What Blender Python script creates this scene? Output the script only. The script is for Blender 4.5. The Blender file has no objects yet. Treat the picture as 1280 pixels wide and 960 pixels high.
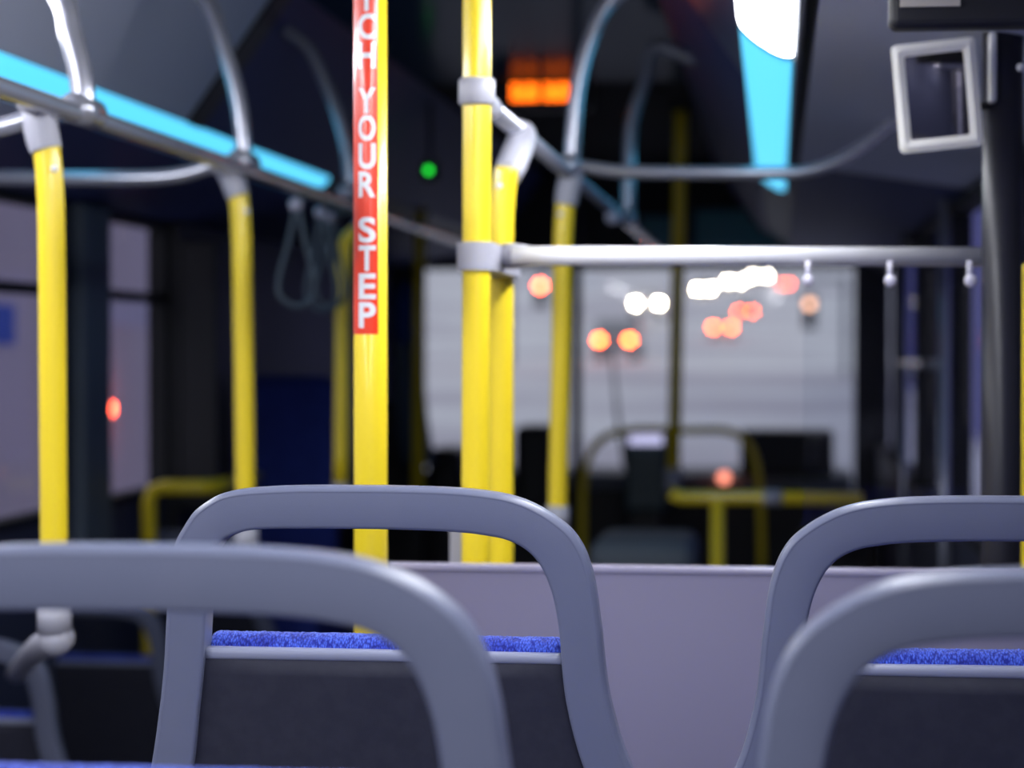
import bpy, bmesh, math, random
from mathutils import Vector, Matrix, noise
random.seed(7)
C = bpy.context.scene.collection
SC = bpy.context.scene
PI = math.pi
# ------------------------------------------------------------ camera, light, exposure
CZ = 1.15                      # eye height above the raised rear floor (z = 0)
LOW = -0.55                    # low floor at the front of the bus
F = 2712.0
pitch = math.atan(46 / F); yaw = math.atan(330 / F)
cam_d = bpy.data.cameras.new('camera'); cam = bpy.data.objects.new('camera', cam_d); C.objects.link(cam)
cam.location = (0, 0, CZ); cam.rotation_euler = (PI / 2 - pitch, 0, yaw)
cam_d.sensor_width = 23.6; cam_d.lens = F / 1280 * 23.6
cam_d.clip_start = 0.05; cam_d.clip_end = 2000
cam_d.dof.use_dof = True; cam_d.dof.focus_distance = 2.33; cam_d.dof.aperture_fstop = 2.1; cam_d.dof.aperture_blades = 7
SC.camera = cam
WHITE_L = 27.0
CYAN_L = 1.35
WORLD = (0.62, 0.62, 0.70)
w = bpy.data.worlds.new('dusk'); SC.world = w; w.use_nodes = True
w.node_tree.nodes['Background'].inputs[0].default_value = (*WORLD, 1)
w.node_tree.nodes['Background'].inputs[1].default_value = 1.0
SC.view_settings.view_transform = 'Standard'; SC.view_settings.look = 'None'
SC.view_settings.gamma = 1; SC.view_settings.use_curve_mapping = False
SC.view_settings.exposure = 0.0
SC.cycles.use_denoising = True
SC.cycles.sample_clamp_indirect = 6.0
SC.cycles.max_bounces = 8

# ------------------------------------------------------------ measuring the place
_f = Vector((-math.sin(yaw) * math.cos(pitch), math.cos(yaw) * math.cos(pitch), -math.sin(pitch)))
_r = Vector((math.cos(yaw), math.sin(yaw), 0)); _u = _r.cross(_f)
def ray(x, y): return _f + _r * ((x - 640) / F) + _u * ((480 - y) / F)
def P(x, y, Y):                 # a point of the photograph at distance Y along the bus
    d = ray(x, y); v = d * (Y / d.y); return Vector((v.x, v.y, v.z + CZ))
def PX(x, y, X):                # the same at a known distance across the bus
    d = ray(x, y); v = d * (X / d.x); return Vector((v.x, v.y, v.z + CZ))

# ------------------------------------------------------------ materials
def mat(name, col, rough=0.5, metal=0.0, coat=0.0, emit=None, estr=0.0, spec=0.5, bump=None, vary=None):
    m = bpy.data.materials.new(name); m.use_nodes = True
    nt = m.node_tree; b = nt.nodes['Principled BSDF']
    b.inputs['Base Color'].default_value = (*col, 1)
    b.inputs['Roughness'].default_value = rough; b.inputs['Metallic'].default_value = metal
    b.inputs['Coat Weight'].default_value = coat; b.inputs['Coat Roughness'].default_value = 0.08
    b.inputs['Specular IOR Level'].default_value = spec
    if emit:
        b.inputs['Emission Color'].default_value = (*emit, 1); b.inputs['Emission Strength'].default_value = estr
    tc = None
    if bump or vary:
        tc = nt.nodes.new('ShaderNodeTexCoord')
    if bump:                     # (scale, distance, strength)
        n = nt.nodes.new('ShaderNodeTexNoise'); n.inputs['Scale'].default_value = bump[0]; n.inputs['Detail'].default_value = 3
        bp = nt.nodes.new('ShaderNodeBump'); bp.inputs['Distance'].default_value = bump[1]; bp.inputs['Strength'].default_value = bump[2]
        nt.links.new(tc.outputs['Object'], n.inputs['Vector']); nt.links.new(n.outputs['Fac'], bp.inputs['Height'])
        nt.links.new(bp.outputs['Normal'], b.inputs['Normal'])
    if vary:                     # (second colour, scale)
        n = nt.nodes.new('ShaderNodeTexNoise'); n.inputs['Scale'].default_value = vary[1]; n.inputs['Detail'].default_value = 4
        rp = nt.nodes.new('ShaderNodeValToRGB'); rp.color_ramp.elements[0].position = 0.4; rp.color_ramp.elements[1].position = 0.62
        rp.color_ramp.elements[0].color = (*col, 1); rp.color_ramp.elements[1].color = (*vary[0], 1)
        nt.links.new(tc.outputs['Object'], n.inputs['Vector']); nt.links.new(n.outputs['Fac'], rp.inputs['Fac'])
        nt.links.new(rp.outputs['Color'], b.inputs['Base Color'])
    return m
M = {}
M['plastic'] = mat('seat_plastic', (0.150, 0.166, 0.250), 0.36, bump=(900, 0.0003, 0.25), vary=((0.155, 0.170, 0.254), 30))
M['plastic_lit'] = mat('seat_plastic_lit', (0.28, 0.30, 0.41), 0.33)  # paler copy of the seat plastic, top light included in the colour
M['insert'] = mat('seat_back_insert', (0.021, 0.022, 0.039), 0.65, spec=0.3, bump=(1400, 0.0004, 0.4), vary=((0.026, 0.027, 0.045), 60))
M['yellow'] = mat('yellow_powder_coat', (1.0, 0.745, 0.022), 0.34, coat=0.4)
M['fitting'] = mat('grey_cast_fitting', (0.42, 0.42, 0.49), 0.4)
M['steel'] = mat('brushed_steel_rail', (0.90, 0.90, 0.94), 0.3, coat=0.8)
M['greyrail'] = mat('grey_coated_rail', (0.46, 0.47, 0.55), 0.24, metal=0.55, coat=0.4)
M['panel'] = mat('grey_laminate', (0.245, 0.228, 0.325), 0.45, bump=(300, 0.0003, 0.15), vary=((0.252, 0.235, 0.33), 3))
M['panel_edge'] = mat('panel_edge_trim', (0.36, 0.34, 0.45), 0.25)
M['black'] = mat('black_plastic', (0.012, 0.012, 0.017), 0.5)
M['blackgloss'] = mat('black_gloss_post', (0.022, 0.022, 0.032), 0.36)
M['rubber'] = mat('black_rubber', (0.01, 0.01, 0.012), 0.7)
M['ceil'] = mat('ceiling_laminate', (0.05, 0.095, 0.165), 0.16, spec=0.04)
M['ceil_front'] = mat('ceiling_laminate_unlit', (0.006, 0.007, 0.01), 0.8, spec=0.05)  # unlit front end of the ceiling, its darkness put into the colour
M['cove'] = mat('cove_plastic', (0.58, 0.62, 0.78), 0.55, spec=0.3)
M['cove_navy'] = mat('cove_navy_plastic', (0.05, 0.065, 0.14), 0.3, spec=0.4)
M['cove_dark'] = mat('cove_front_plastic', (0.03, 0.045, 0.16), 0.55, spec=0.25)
M['wall'] = mat('side_wall_laminate', (0.045, 0.052, 0.10), 0.5)
M['slate'] = mat('window_post_cover', (0.10, 0.13, 0.17), 0.5)
M['floor'] = mat('bus_floor_vinyl', (0.05, 0.05, 0.06), 0.55, bump=(200, 0.0005, 0.4), vary=((0.08, 0.08, 0.09), 150))
M['red'] = mat('red_decal', (0.92, 0.05, 0.012), 0.3, coat=0.6)
M['white'] = mat('white_decal', (0.85, 0.85, 0.87), 0.3, coat=0.6)
M['frame_white'] = mat('cream_frame', (0.93, 0.91, 0.86), 0.45)
M['mirror'] = mat('mirror_glass', (0.55, 0.52, 0.58), 0.06, metal=1.0)
M['beige'] = mat('beige_label', (0.6, 0.55, 0.48), 0.5)
M['navy'] = mat('navy_seat_cloth', (0.022, 0.04, 0.27), 0.85, vary=((0.03, 0.052, 0.34), 40))
M['jacket'] = mat('blue_jacket_cloth', (0.02, 0.07, 0.30), 0.9)
M['jacket_grey'] = mat('grey_blue_cloth', (0.12, 0.17, 0.25), 0.9)
M['teal'] = mat('header_cyan_reflection', (0.03, 0.30, 0.36), 0.35)  # cyan strip light on the header put into the base colour
M['strap'] = mat('slate_strap_loop', (0.07, 0.10, 0.13), 0.5)
M['button'] = mat('pale_strap_clip', (0.62, 0.60, 0.72), 0.2, coat=0.7)
M['dash'] = mat('dashboard_grey', (0.22, 0.25, 0.28), 0.6)
M['farebox'] = mat('farebox_green_grey', (0.05, 0.09, 0.10), 0.4)
M['amber'] = mat('amber_led', (0.1, 0.02, 0), 0.5, emit=(1, 0.14, 0.005), estr=6)
M['green'] = mat('green_lamp', (0, 0.05, 0), 0.5, emit=(0.01, 0.5, 0.03), estr=4.5)
M['screen'] = mat('farebox_screen', (0.1, 0.1, 0.1), 0.3, emit=(0.55, 0.55, 0.85), estr=1.1)
M['salmon'] = mat('salmon_glow', (0.2, 0.05, 0.03), 0.5, emit=(1, 0.3, 0.2), estr=2.2)
M['white_lens'] = mat('white_light_lens', (0.8, 0.8, 0.8), 0.4, emit=(0.93, 0.95, 1.0), estr=WHITE_L)
M['cyan_lens'] = mat('cyan_light_lens', (0.02, 0.3, 0.4), 0.4, emit=(0.10, 0.60, 0.95), estr=CYAN_L)
M['fixture'] = mat('fixture_housing', (0.16, 0.17, 0.20), 0.4)
M['head'] = mat('headlamp_glow', (1, 1, 1), 0.3, emit=(1, 0.86, 0.62), estr=260)
M['tail'] = mat('tail_lamp_glow', (0.5, 0, 0), 0.3, emit=(1, 0.085, 0.012), estr=85)
M['signal'] = mat('red_signal_glow', (0.5, 0, 0), 0.3, emit=(1, 0.085, 0.03), estr=60)
M['orange'] = mat('sodium_lamp_glow', (0.5, 0.2, 0), 0.3, emit=(1, 0.5, 0.3), estr=5)
M['road'] = mat('wet_dusk_road', (0.50, 0.50, 0.56), 0.8, vary=((0.74, 0.78, 0.80), 0.09))
M['truck'] = mat('truck_body_grey', (0.82, 0.76, 0.80), 0.7, vary=((0.88, 0.83, 0.88), 0.6))
M['truck_light'] = mat('truck_pale_band', (0.80, 0.80, 0.95), 0.6)
M['truck_blue'] = mat('truck_blue_patch', (0.03, 0.14, 0.75), 0.6)
M['carpaint'] = mat('car_paint_grey', (0.25, 0.26, 0.28), 0.3, metal=0.3)
M['carpaint2'] = mat('car_paint_pale', (0.6, 0.6, 0.6), 0.3)
M['carglass'] = mat('car_window', (0.03, 0.04, 0.05), 0.1)
M['backdrop'] = mat('dark_backdrop_wall', (0.10, 0.11, 0.34), 0.8, vary=((0.12, 0.13, 0.38), 0.8))
M['concrete'] = mat('footpath', (0.2, 0.2, 0.22), 0.8)
# blue looped seat cloth
def cloth():
    m = mat('blue_looped_cloth', (0.02, 0.05, 0.5), 0.9); nt = m.node_tree; b = nt.nodes['Principled BSDF']
    tc = nt.nodes.new('ShaderNodeTexCoord')
    v = nt.nodes.new('ShaderNodeTexVoronoi'); v.inputs['Scale'].default_value = 520
    n = nt.nodes.new('ShaderNodeTexNoise'); n.inputs['Scale'].default_value = 26; n.inputs['Detail'].default_value = 2
    mp = nt.nodes.new('ShaderNodeMapping'); mp.inputs['Scale'].default_value = (1, 0.45, 0.45)
    nt.links.new(tc.outputs['Object'], mp.inputs['Vector']); nt.links.new(mp.outputs[0], v.inputs['Vector'])
    nt.links.new(tc.outputs['Object'], n.inputs['Vector'])
    r1 = nt.nodes.new('ShaderNodeValToRGB'); e = r1.color_ramp.elements
    e[0].position = 0.0; e[0].color = (0.10, 0.20, 1.0, 1); e[1].position = 0.72; e[1].color = (0.003, 0.012, 0.28, 1)
    r2 = nt.nodes.new('ShaderNodeValToRGB'); e = r2.color_ramp.elements
    e[0].position = 0.42; e[0].color = (0.5, 0.5, 0.75, 1); e[1].position = 0.50; e[1].color = (1, 1, 1, 1)
    mx = nt.nodes.new('ShaderNodeMix'); mx.data_type = 'RGBA'; mx.blend_type = 'MULTIPLY'; mx.inputs[0].default_value = 1
    nt.links.new(v.outputs['Distance'], r1.inputs[0]); nt.links.new(n.outputs['Fac'], r2.inputs[0])
    nt.links.new(r1.outputs[0], mx.inputs[6]); nt.links.new(r2.outputs[0], mx.inputs[7]); nt.links.new(mx.outputs[2], b.inputs['Base Color'])
    bp = nt.nodes.new('ShaderNodeBump'); bp.inputs['Distance'].default_value = 0.0015; bp.inputs['Strength'].default_value = 0.8; bp.invert = True
    nt.links.new(v.outputs['Distance'], bp.inputs['Height']); nt.links.new(bp.outputs['Normal'], b.inputs['Normal'])
    b.inputs['Sheen Weight'].default_value = 0.5; b.inputs['Sheen Tint'].default_value = (0.4, 0.5, 1, 1)
    return m
M['cloth'] = cloth()
def glass(name, col, alpha_dark=0.0):
    m = bpy.data.materials.new(name); m.use_nodes = True; nt = m.node_tree; nt.nodes.remove(nt.nodes['Principled BSDF'])
    o = nt.nodes['Material Output']; t = nt.nodes.new('ShaderNodeBsdfTransparent'); t.inputs[0].default_value = (*col, 1)
    g = nt.nodes.new('ShaderNodeBsdfGlossy'); g.inputs['Roughness'].default_value = 0.03
    f = nt.nodes.new('ShaderNodeFresnel'); f.inputs[0].default_value = 1.45
    mx = nt.nodes.new('ShaderNodeMixShader'); ge = nt.nodes.new('ShaderNodeNewGeometry'); iv = nt.nodes.new('ShaderNodeMath'); iv.operation = 'SUBTRACT'; iv.inputs[0].default_value = 1
    mu = nt.nodes.new('ShaderNodeMath'); mu.operation = 'MULTIPLY'; nt.links.new(ge.outputs['Backfacing'], iv.inputs[1])
    nt.links.new(iv.outputs[0], mu.inputs[0]); nt.links.new(f.outputs[0], mu.inputs[1])
    nt.links.new(mu.outputs[0], mx.inputs[0]); nt.links.new(t.outputs[0], mx.inputs[1]); nt.links.new(g.outputs[0], mx.inputs[2])
    nt.links.new(mx.outputs[0], o.inputs[0]); return m
def thin(name, col, fac, rough, base=None):    # constant, low share of gloss over a clear or matt body
    m = bpy.data.materials.new(name); m.use_nodes = True; nt = m.node_tree; nt.nodes.remove(nt.nodes['Principled BSDF'])
    b = nt.nodes.new('ShaderNodeBsdfDiffuse' if base else 'ShaderNodeBsdfTransparent'); b.inputs[0].default_value = (*(base or col), 1)
    g = nt.nodes.new('ShaderNodeBsdfGlossy'); g.inputs['Roughness'].default_value = rough
    mx = nt.nodes.new('ShaderNodeMixShader'); mx.inputs[0].default_value = fac
    nt.links.new(b.outputs[0], mx.inputs[1]); nt.links.new(g.outputs[0], mx.inputs[2]); nt.links.new(mx.outputs[0], nt.nodes['Material Output'].inputs[0]); return m
M['side_glass'] = thin('right_window_glass', (0.9, 0.9, 0.96), 0.04, 0.05)
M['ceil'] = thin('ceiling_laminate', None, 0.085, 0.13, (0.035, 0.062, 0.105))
M['glass'] = glass('clear_glass', (0.96, 0.97, 0.98))
M['tint'] = glass('tinted_window_glass', (0.88, 0.87, 0.92))

# ------------------------------------------------------------ helpers
def finish(name, verts, faces, m, parent=None, smooth=False, loc=None, uvs=None):
    me = bpy.data.meshes.new(name); me.from_pydata([tuple(v) for v in verts], [], faces); me.update()
    bm = bmesh.new(); bm.from_mesh(me); bmesh.ops.recalc_face_normals(bm, faces=bm.faces); bm.to_mesh(me); bm.free()
    if smooth:
        for p in me.polygons: p.use_smooth = True
    me.materials.append(M[m]); o = bpy.data.objects.new(name, me); C.objects.link(o)
    if parent is not None: o.parent = parent
    if loc is not None: o.location = loc
    return o
class MB:
    def __init__(s): s.v = []; s.f = []
    def add(s, v, f):
        n = len(s.v); s.v += [Vector(a) for a in v]; s.f += [tuple(i + n for i in q) for q in f]; return s
    def box(s, x0, x1, y0, y1, z0, z1, bev=0.0):
        if bev <= 0:
            v = [(x, y, z) for x in (x0, x1) for y in (y0, y1) for z in (z0, z1)]
            return s.add(v, [(0, 1, 3, 2), (4, 6, 7, 5), (0, 4, 5, 1), (2, 3, 7, 6), (0, 2, 6, 4), (1, 5, 7, 3)])
        bm = bmesh.new(); bmesh.ops.create_cube(bm, size=1)
        bmesh.ops.scale(bm, vec=(x1 - x0, y1 - y0, z1 - z0), verts=bm.verts)
        bmesh.ops.translate(bm, vec=((x0 + x1) / 2, (y0 + y1) / 2, (z0 + z1) / 2), verts=bm.verts)
        bmesh.ops.bevel(bm, geom=list(bm.edges), offset=bev, segments=3, affect='EDGES', profile=0.5)
        bm.verts.ensure_lookup_table()
        s.add([v.co.copy() for v in bm.verts], [tuple(v.index for v in f.verts) for f in bm.faces]); bm.free(); return s
    def tube(s, pts, r, n=20, samples=0, cap=True):
        pts = [Vector(p) for p in pts]
        rr = r if isinstance(r, (list, tuple)) else [r] * len(pts)
        if samples: pts, rr = catmull(pts, rr, samples)
        a = len(s.v); t0 = (pts[1] - pts[0]).normalized()
        ref = Vector((0, 0, 1)) if abs(t0.z) < 0.9 else Vector((1, 0, 0))
        nrm = (ref - t0 * ref.dot(t0)).normalized()
        for i, p in enumerate(pts):
            t = (pts[min(i + 1, len(pts) - 1)] - pts[max(i - 1, 0)]).normalized()
            nrm = (nrm - t * nrm.dot(t)).normalized(); bn = t.cross(nrm)
            for k in range(n):
                an = 2 * PI * k / n; s.v.append(p + (nrm * math.cos(an) + bn * math.sin(an)) * rr[i])
        for i in range(len(pts) - 1):
            for k in range(n):
                k2 = (k + 1) % n; s.f.append((a + i * n + k, a + i * n + k2, a + (i + 1) * n + k2, a + (i + 1) * n + k))
        if cap:
            s.f.append(tuple(a + k for k in range(n))); s.f.append(tuple(a + (len(pts) - 1) * n + k for k in range(n)))
        return s
    def ball(s, c, r, n=16, sq=(1, 1, 1)):
        c = Vector(c); m = n // 2; a = len(s.v)
        for i in range(m + 1):
            th = PI * i / m
            for k in range(n):
                ph = 2 * PI * k / n
                s.v.append(c + Vector((r * math.sin(th) * math.cos(ph) * sq[0], r * math.sin(th) * math.sin(ph) * sq[1], r * math.cos(th) * sq[2])))
        for i in range(m):
            for k in range(n):
                k2 = (k + 1) % n; s.f.append((a + i * n + k, a + i * n + k2, a + (i + 1) * n + k2, a + (i + 1) * n + k))
        return s
    def prism(s, poly, axis, a0, a1):      # poly in the two other axes
        n = len(poly); v = []
        for a in (a0, a1):
            for p in poly:
                if axis == 'y': v.append((p[0], a, p[1]))
                elif axis == 'x': v.append((a, p[0], p[1]))
                else: v.append((p[0], p[1], a))
        return s.add(v, [tuple(range(n)), tuple(range(n, 2 * n))] + [(i, (i + 1) % n, (i + 1) % n + n, i + n) for i in range(n)])
    def done(s, name, m, parent=None, smooth=False):
        vs = s.v
        if parent is not None and parent.get('_base') is not None:
            b = Vector(parent['_base']); vs = [v - b for v in vs]
        return finish(name, vs, s.f, m, parent, smooth)
def catmull(pts, rr, k):       # centripetal spline through the points
    P2 = [pts[0] * 2 - pts[1]] + list(pts) + [pts[-1] * 2 - pts[-2]]; out = []; ro = []
    for i in range(1, len(P2) - 2):
        p0, p1, p2, p3 = P2[i - 1:i + 3]
        t0 = 0.0; t1 = t0 + max(1e-5, (p1 - p0).length) ** .5; t2 = t1 + max(1e-5, (p2 - p1).length) ** .5; t3 = t2 + max(1e-5, (p3 - p2).length) ** .5
        for j in range(k):
            t = t1 + (t2 - t1) * j / k
            a1 = p0 * ((t1 - t) / (t1 - t0)) + p1 * ((t - t0) / (t1 - t0)); a2 = p1 * ((t2 - t) / (t2 - t1)) + p2 * ((t - t1) / (t2 - t1)); a3 = p2 * ((t3 - t) / (t3 - t2)) + p3 * ((t - t2) / (t3 - t2))
            b1 = a1 * ((t2 - t) / (t2 - t0)) + a2 * ((t - t0) / (t2 - t0)); b2 = a2 * ((t3 - t) / (t3 - t1)) + a3 * ((t - t1) / (t3 - t1))
            out.append(b1 * ((t2 - t) / (t2 - t1)) + b2 * ((t - t1) / (t2 - t1))); ro.append(rr[i - 1] * (1 - j / k) + rr[i] * j / k)
    out.append(pts[-1]); ro.append(rr[-1]); return out, ro
def tag(o, label, cat, group=None, kind=None):
    o['label'] = label; o['category'] = cat
    if group: o['group'] = group
    if kind: o['kind'] = kind
    return o
def thing(name, label, cat, loc, group=None):
    o = bpy.data.objects.new(name, None); C.objects.link(o); o.location = loc; o['_base'] = tuple(loc); o.empty_display_size = 0.1
    return tag(o, label, cat, group)
def struct(name, mb, m, smooth=False):
    o = mb.done(name, m, None, smooth); o['kind'] = 'structure'; return o
def dup(root, loc, label, group=None, rz=None):
    def cp(o, par):
        c = o.copy(); C.objects.link(c); c.parent = par
        for ch in kids[o.name]: cp(ch, c)
        return c
    kids = {}
    def walk(o): 
        kids[o.name] = list(o.children)
        for ch in o.children: walk(ch)
    walk(root)
    r = cp(root, None); r.location = loc; r['label'] = label
    if group: r['group'] = group
    if rz is not None: r.rotation_euler = (0, 0, rz)
    return r
Z = lambda v: v + CZ           # height measured from the eye -> height in the bus

# ------------------------------------------------------------ the bus shell
XL, XR, YB, YF = -2.05, 0.52, -2.6, 11.3
struct('floor', MB().box(XL, XR, YB, 3.25, -0.05, 0), 'floor')
struct('floor_front', MB().box(XL, XR, 3.25, YF, LOW - 0.05, LOW), 'floor')
struct('trim_1', MB().box(XL, XR, 3.25, 3.27, LOW, 0.0), 'wall')
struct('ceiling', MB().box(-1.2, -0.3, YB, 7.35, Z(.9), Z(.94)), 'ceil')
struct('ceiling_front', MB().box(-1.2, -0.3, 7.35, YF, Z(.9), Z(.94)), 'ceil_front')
def slab(a, b, th, y0, y1):    # a panel between two (x, z) points along the bus
    a = Vector(a); b = Vector(b); d = (b - a).normalized(); n = Vector((-d.y, d.x))
    if n.y < 0: n = -n
    return MB().prism([(a.x, Z(a.y)), (b.x, Z(b.y)), ((b + n * th).x, Z((b + n * th).y)), ((a + n * th).x, Z((a + n * th).y))], 'y', y0, y1)
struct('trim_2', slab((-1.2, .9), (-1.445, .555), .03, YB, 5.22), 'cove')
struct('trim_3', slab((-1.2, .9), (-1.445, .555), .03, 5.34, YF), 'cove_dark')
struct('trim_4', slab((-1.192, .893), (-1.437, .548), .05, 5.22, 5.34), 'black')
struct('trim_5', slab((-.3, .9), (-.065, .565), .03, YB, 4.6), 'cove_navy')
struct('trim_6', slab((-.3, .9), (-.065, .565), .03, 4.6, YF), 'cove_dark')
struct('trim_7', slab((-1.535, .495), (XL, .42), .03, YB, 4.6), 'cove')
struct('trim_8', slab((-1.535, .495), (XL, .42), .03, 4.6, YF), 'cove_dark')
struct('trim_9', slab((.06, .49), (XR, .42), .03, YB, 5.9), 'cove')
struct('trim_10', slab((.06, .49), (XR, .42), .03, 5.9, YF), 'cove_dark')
# gap trims beside the light strips, forward of and around them
struct('trim_11', slab((-1.445, .575), (-1.535, .515), .03, YB, YF), 'black')
struct('trim_12', slab((-.065, .585), (.06, .515), .03, YB, YF), 'black')
# walls
def side_wall(name, x0, x1, openings, sill, head, m, low):
    b = MB(); y = YB
    b.box(x0, x1, YB, YF, low, sill); b.box(x0, x1, YB, YF, head, Z(.6))
    for (a, c) in openings + [(YF, YF)]:
        if a > y: b.box(x0, x1, y, a, sill, head)
        y = c
    return struct(name, b, m)
LWIN = [(-2.0, -0.6), (-0.4, 1.0), (1.2, 3.6), (3.8, 6.08), (6.42, 7.14)]
RWIN = [(-2.0, -0.6), (-0.4, 1.0), (1.2, 2.9), (3.4, 4.9), (5.1, 7.9), (8.1, 11.27)]
side_wall('wall_left', XL - .06, XL, LWIN, Z(-.49), Z(.42), 'wall', LOW - .05)
side_wall('wall_right', XR, XR + .06, RWIN, Z(-.52), Z(.42), 'wall', LOW - .05)
nwin = 0
for (a, c) in LWIN:
    nwin += 1; o = MB().box(XL - .035, XL - .029, a, c, Z(-.49), Z(.42)).done('window_%d' % nwin, 'tint'); o['kind'] = 'structure'
    b = MB(); b.box(XL - .05, XL + .012, a, c, Z(.148), Z(.178))
    for (p, q) in ((a, a + .03), (c - .03, c)): b.box(XL - .05, XL + .012, p, q, Z(-.49), Z(.42))
    b.box(XL - .05, XL + .012, a, c, Z(-.49), Z(-.465)); b.box(XL - .05, XL + .012, a, c, Z(.395), Z(.42))
    f = b.done('window_frame', 'rubber', o)
for (a, c) in RWIN:
    nwin += 1; o = MB().box(XR + .029, XR + .035, a, c, Z(-.52), Z(.42)).done('window_%d' % nwin, 'side_glass'); o['kind'] = 'structure'
    b = MB()
    for (p, q) in ((a, a + .04), (c - .04, c)): b.box(XR - .012, XR + .05, p, q, Z(-.52), Z(.42))
    b.box(XR - .012, XR + .05, a, c, Z(-.52), Z(-.49)); b.box(XR - .012, XR + .05, a, c, Z(.39), Z(.42))
    if c - a > 2: b.box(XR - .012, XR + .05, (a + c) / 2 - .03, (a + c) / 2 + .03, Z(-.52), Z(.42))
    b.done('window_frame', 'rubber', o)
# slate cover on the left window post
struct('trim_13', MB().box(XL, XL + .05, 6.13, 6.39, Z(-.62), Z(.42), .012), 'slate')
# rear wall
struct('wall_back', MB().box(XL, XR, YB - .06, YB, -.05, Z(.94)), 'wall')
# black closed wall section at the front left with its raised wheel box
struct('wall_left_front', MB().box(XL, XL + .05, 7.14, YF, LOW, Z(.42)), 'black')
# front wall with windscreen opening
wl = P(522, 500, YF); wr = P(1068, 500, YF); wt = P(800, 336, YF).z; wb = P(800, 612, YF).z
fw = MB(); fw.box(XL, wl.x, YF, YF + .08, LOW, Z(.95)); fw.box(wr.x, XR + .06, YF, YF + .08, LOW, Z(.95))
fw.box(wl.x, wr.x, YF, YF + .08, wt, Z(.95)); fw.box(wl.x, wr.x, YF, YF + .08, LOW, wb)
struct('wall_front', fw, 'black')
nwin += 1
o = MB().box(wl.x, wr.x, YF + .03, YF + .036, wb, wt).done('window_%d' % nwin, 'glass'); o['kind'] = 'structure'

# ------------------------------------------------------------ outside
knots = [(-40, -2.07), (20, -2.07), (75, -.45), (115, .3), (140, 1.75), (165, 2.3), (200, 4.6), (220, 5.9), (240, 6.6), (600, 25.0)]
def gz(y):
    for (a, za), (b, zb) in zip(knots, knots[1:]):
        if y <= b: return Z(za + (zb - za) * (y - a) / (b - a))
    return Z(25)
gv = []; ys = [-40, -10, 0, 10, 20, 30, 45, 60, 75, 90, 105, 120, 135, 150, 165, 180, 200, 220, 240, 300, 400, 600]
gx = [-160, -60, -20, -8, 0, 6, 30, 120]
for y in ys:
    g = (gz(y - 8) + gz(y) + gz(y + 8)) / 3
    for x in gx: gv.append((x, y, g))
gf = [(j * len(gx) + i, j * len(gx) + i + 1, (j + 1) * len(gx) + i + 1, (j + 1) * len(gx) + i) for j in range(len(ys) - 1) for i in range(len(gx) - 1)]
go = finish('ground_road', gv, gf, 'road', None, True); go['kind'] = 'structure'
# box truck alongside on the left
G0 = gz(10)
tr = thing('box_truck', 'grey box truck standing outside the left windows', 'truck', (-5.6, 13.5, G0))
MB().box(-6.9, -4.5, 8.6, 18.6, G0 + .95, G0 + 4.3, .05).done('cargo_box', 'truck', tr)
pz = P(150, 395, 14).z
lb = MB().box(-4.5, -4.492, 13.2, 15.6, P(150, 408, 14.7).z, P(150, 378, 14.7).z).done('side_band', 'truck_light', tr)
MB().box(-4.5, -4.49, 11.9, 12.45, P(0, 430, 12.6).z, P(0, 382, 12.6).z).done('side_patch', 'truck_blue', tr)
b = MB().box(-6.8, -4.6, 18.8, 20.9, G0 + .5, G0 + 2.7, .12).done('cab', 'truck', tr)
MB().box(-6.82, -4.58, 19.6, 20.6, G0 + 1.5, G0 + 2.4, .03).done('cab_window', 'carglass', b)
MB().box(-6.6, -4.75, 8.8, 20.6, G0 + .6, G0 + .95).done('chassis', 'black', tr)
for y in (10.3, 17.2, 19.9):
    for x in (-6.65, -4.75):
        MB().tube([(x - .14, y, G0 + .5), (x + .14, y, G0 + .5)], .5, 28).done('wheel', 'rubber', tr, False)
rl = PX(133, 511, -4.48)
MB().ball(rl, .05).done('marker_lamp', 'signal', tr, True)
# dark building added on the right, keeps sky light out of the windows there
bd = MB().box(3.4, 9, -12, 60, G0 - .1, G0 + 9)
for k in range(14):
    y = -10 + k * 5; bd.box(3.28, 3.4, y, y + .35, G0, G0 + 9)
tag(bd.done('backdrop', 'backdrop'), 'dark blue building wall added outside the right hand windows', 'backdrop')
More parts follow.
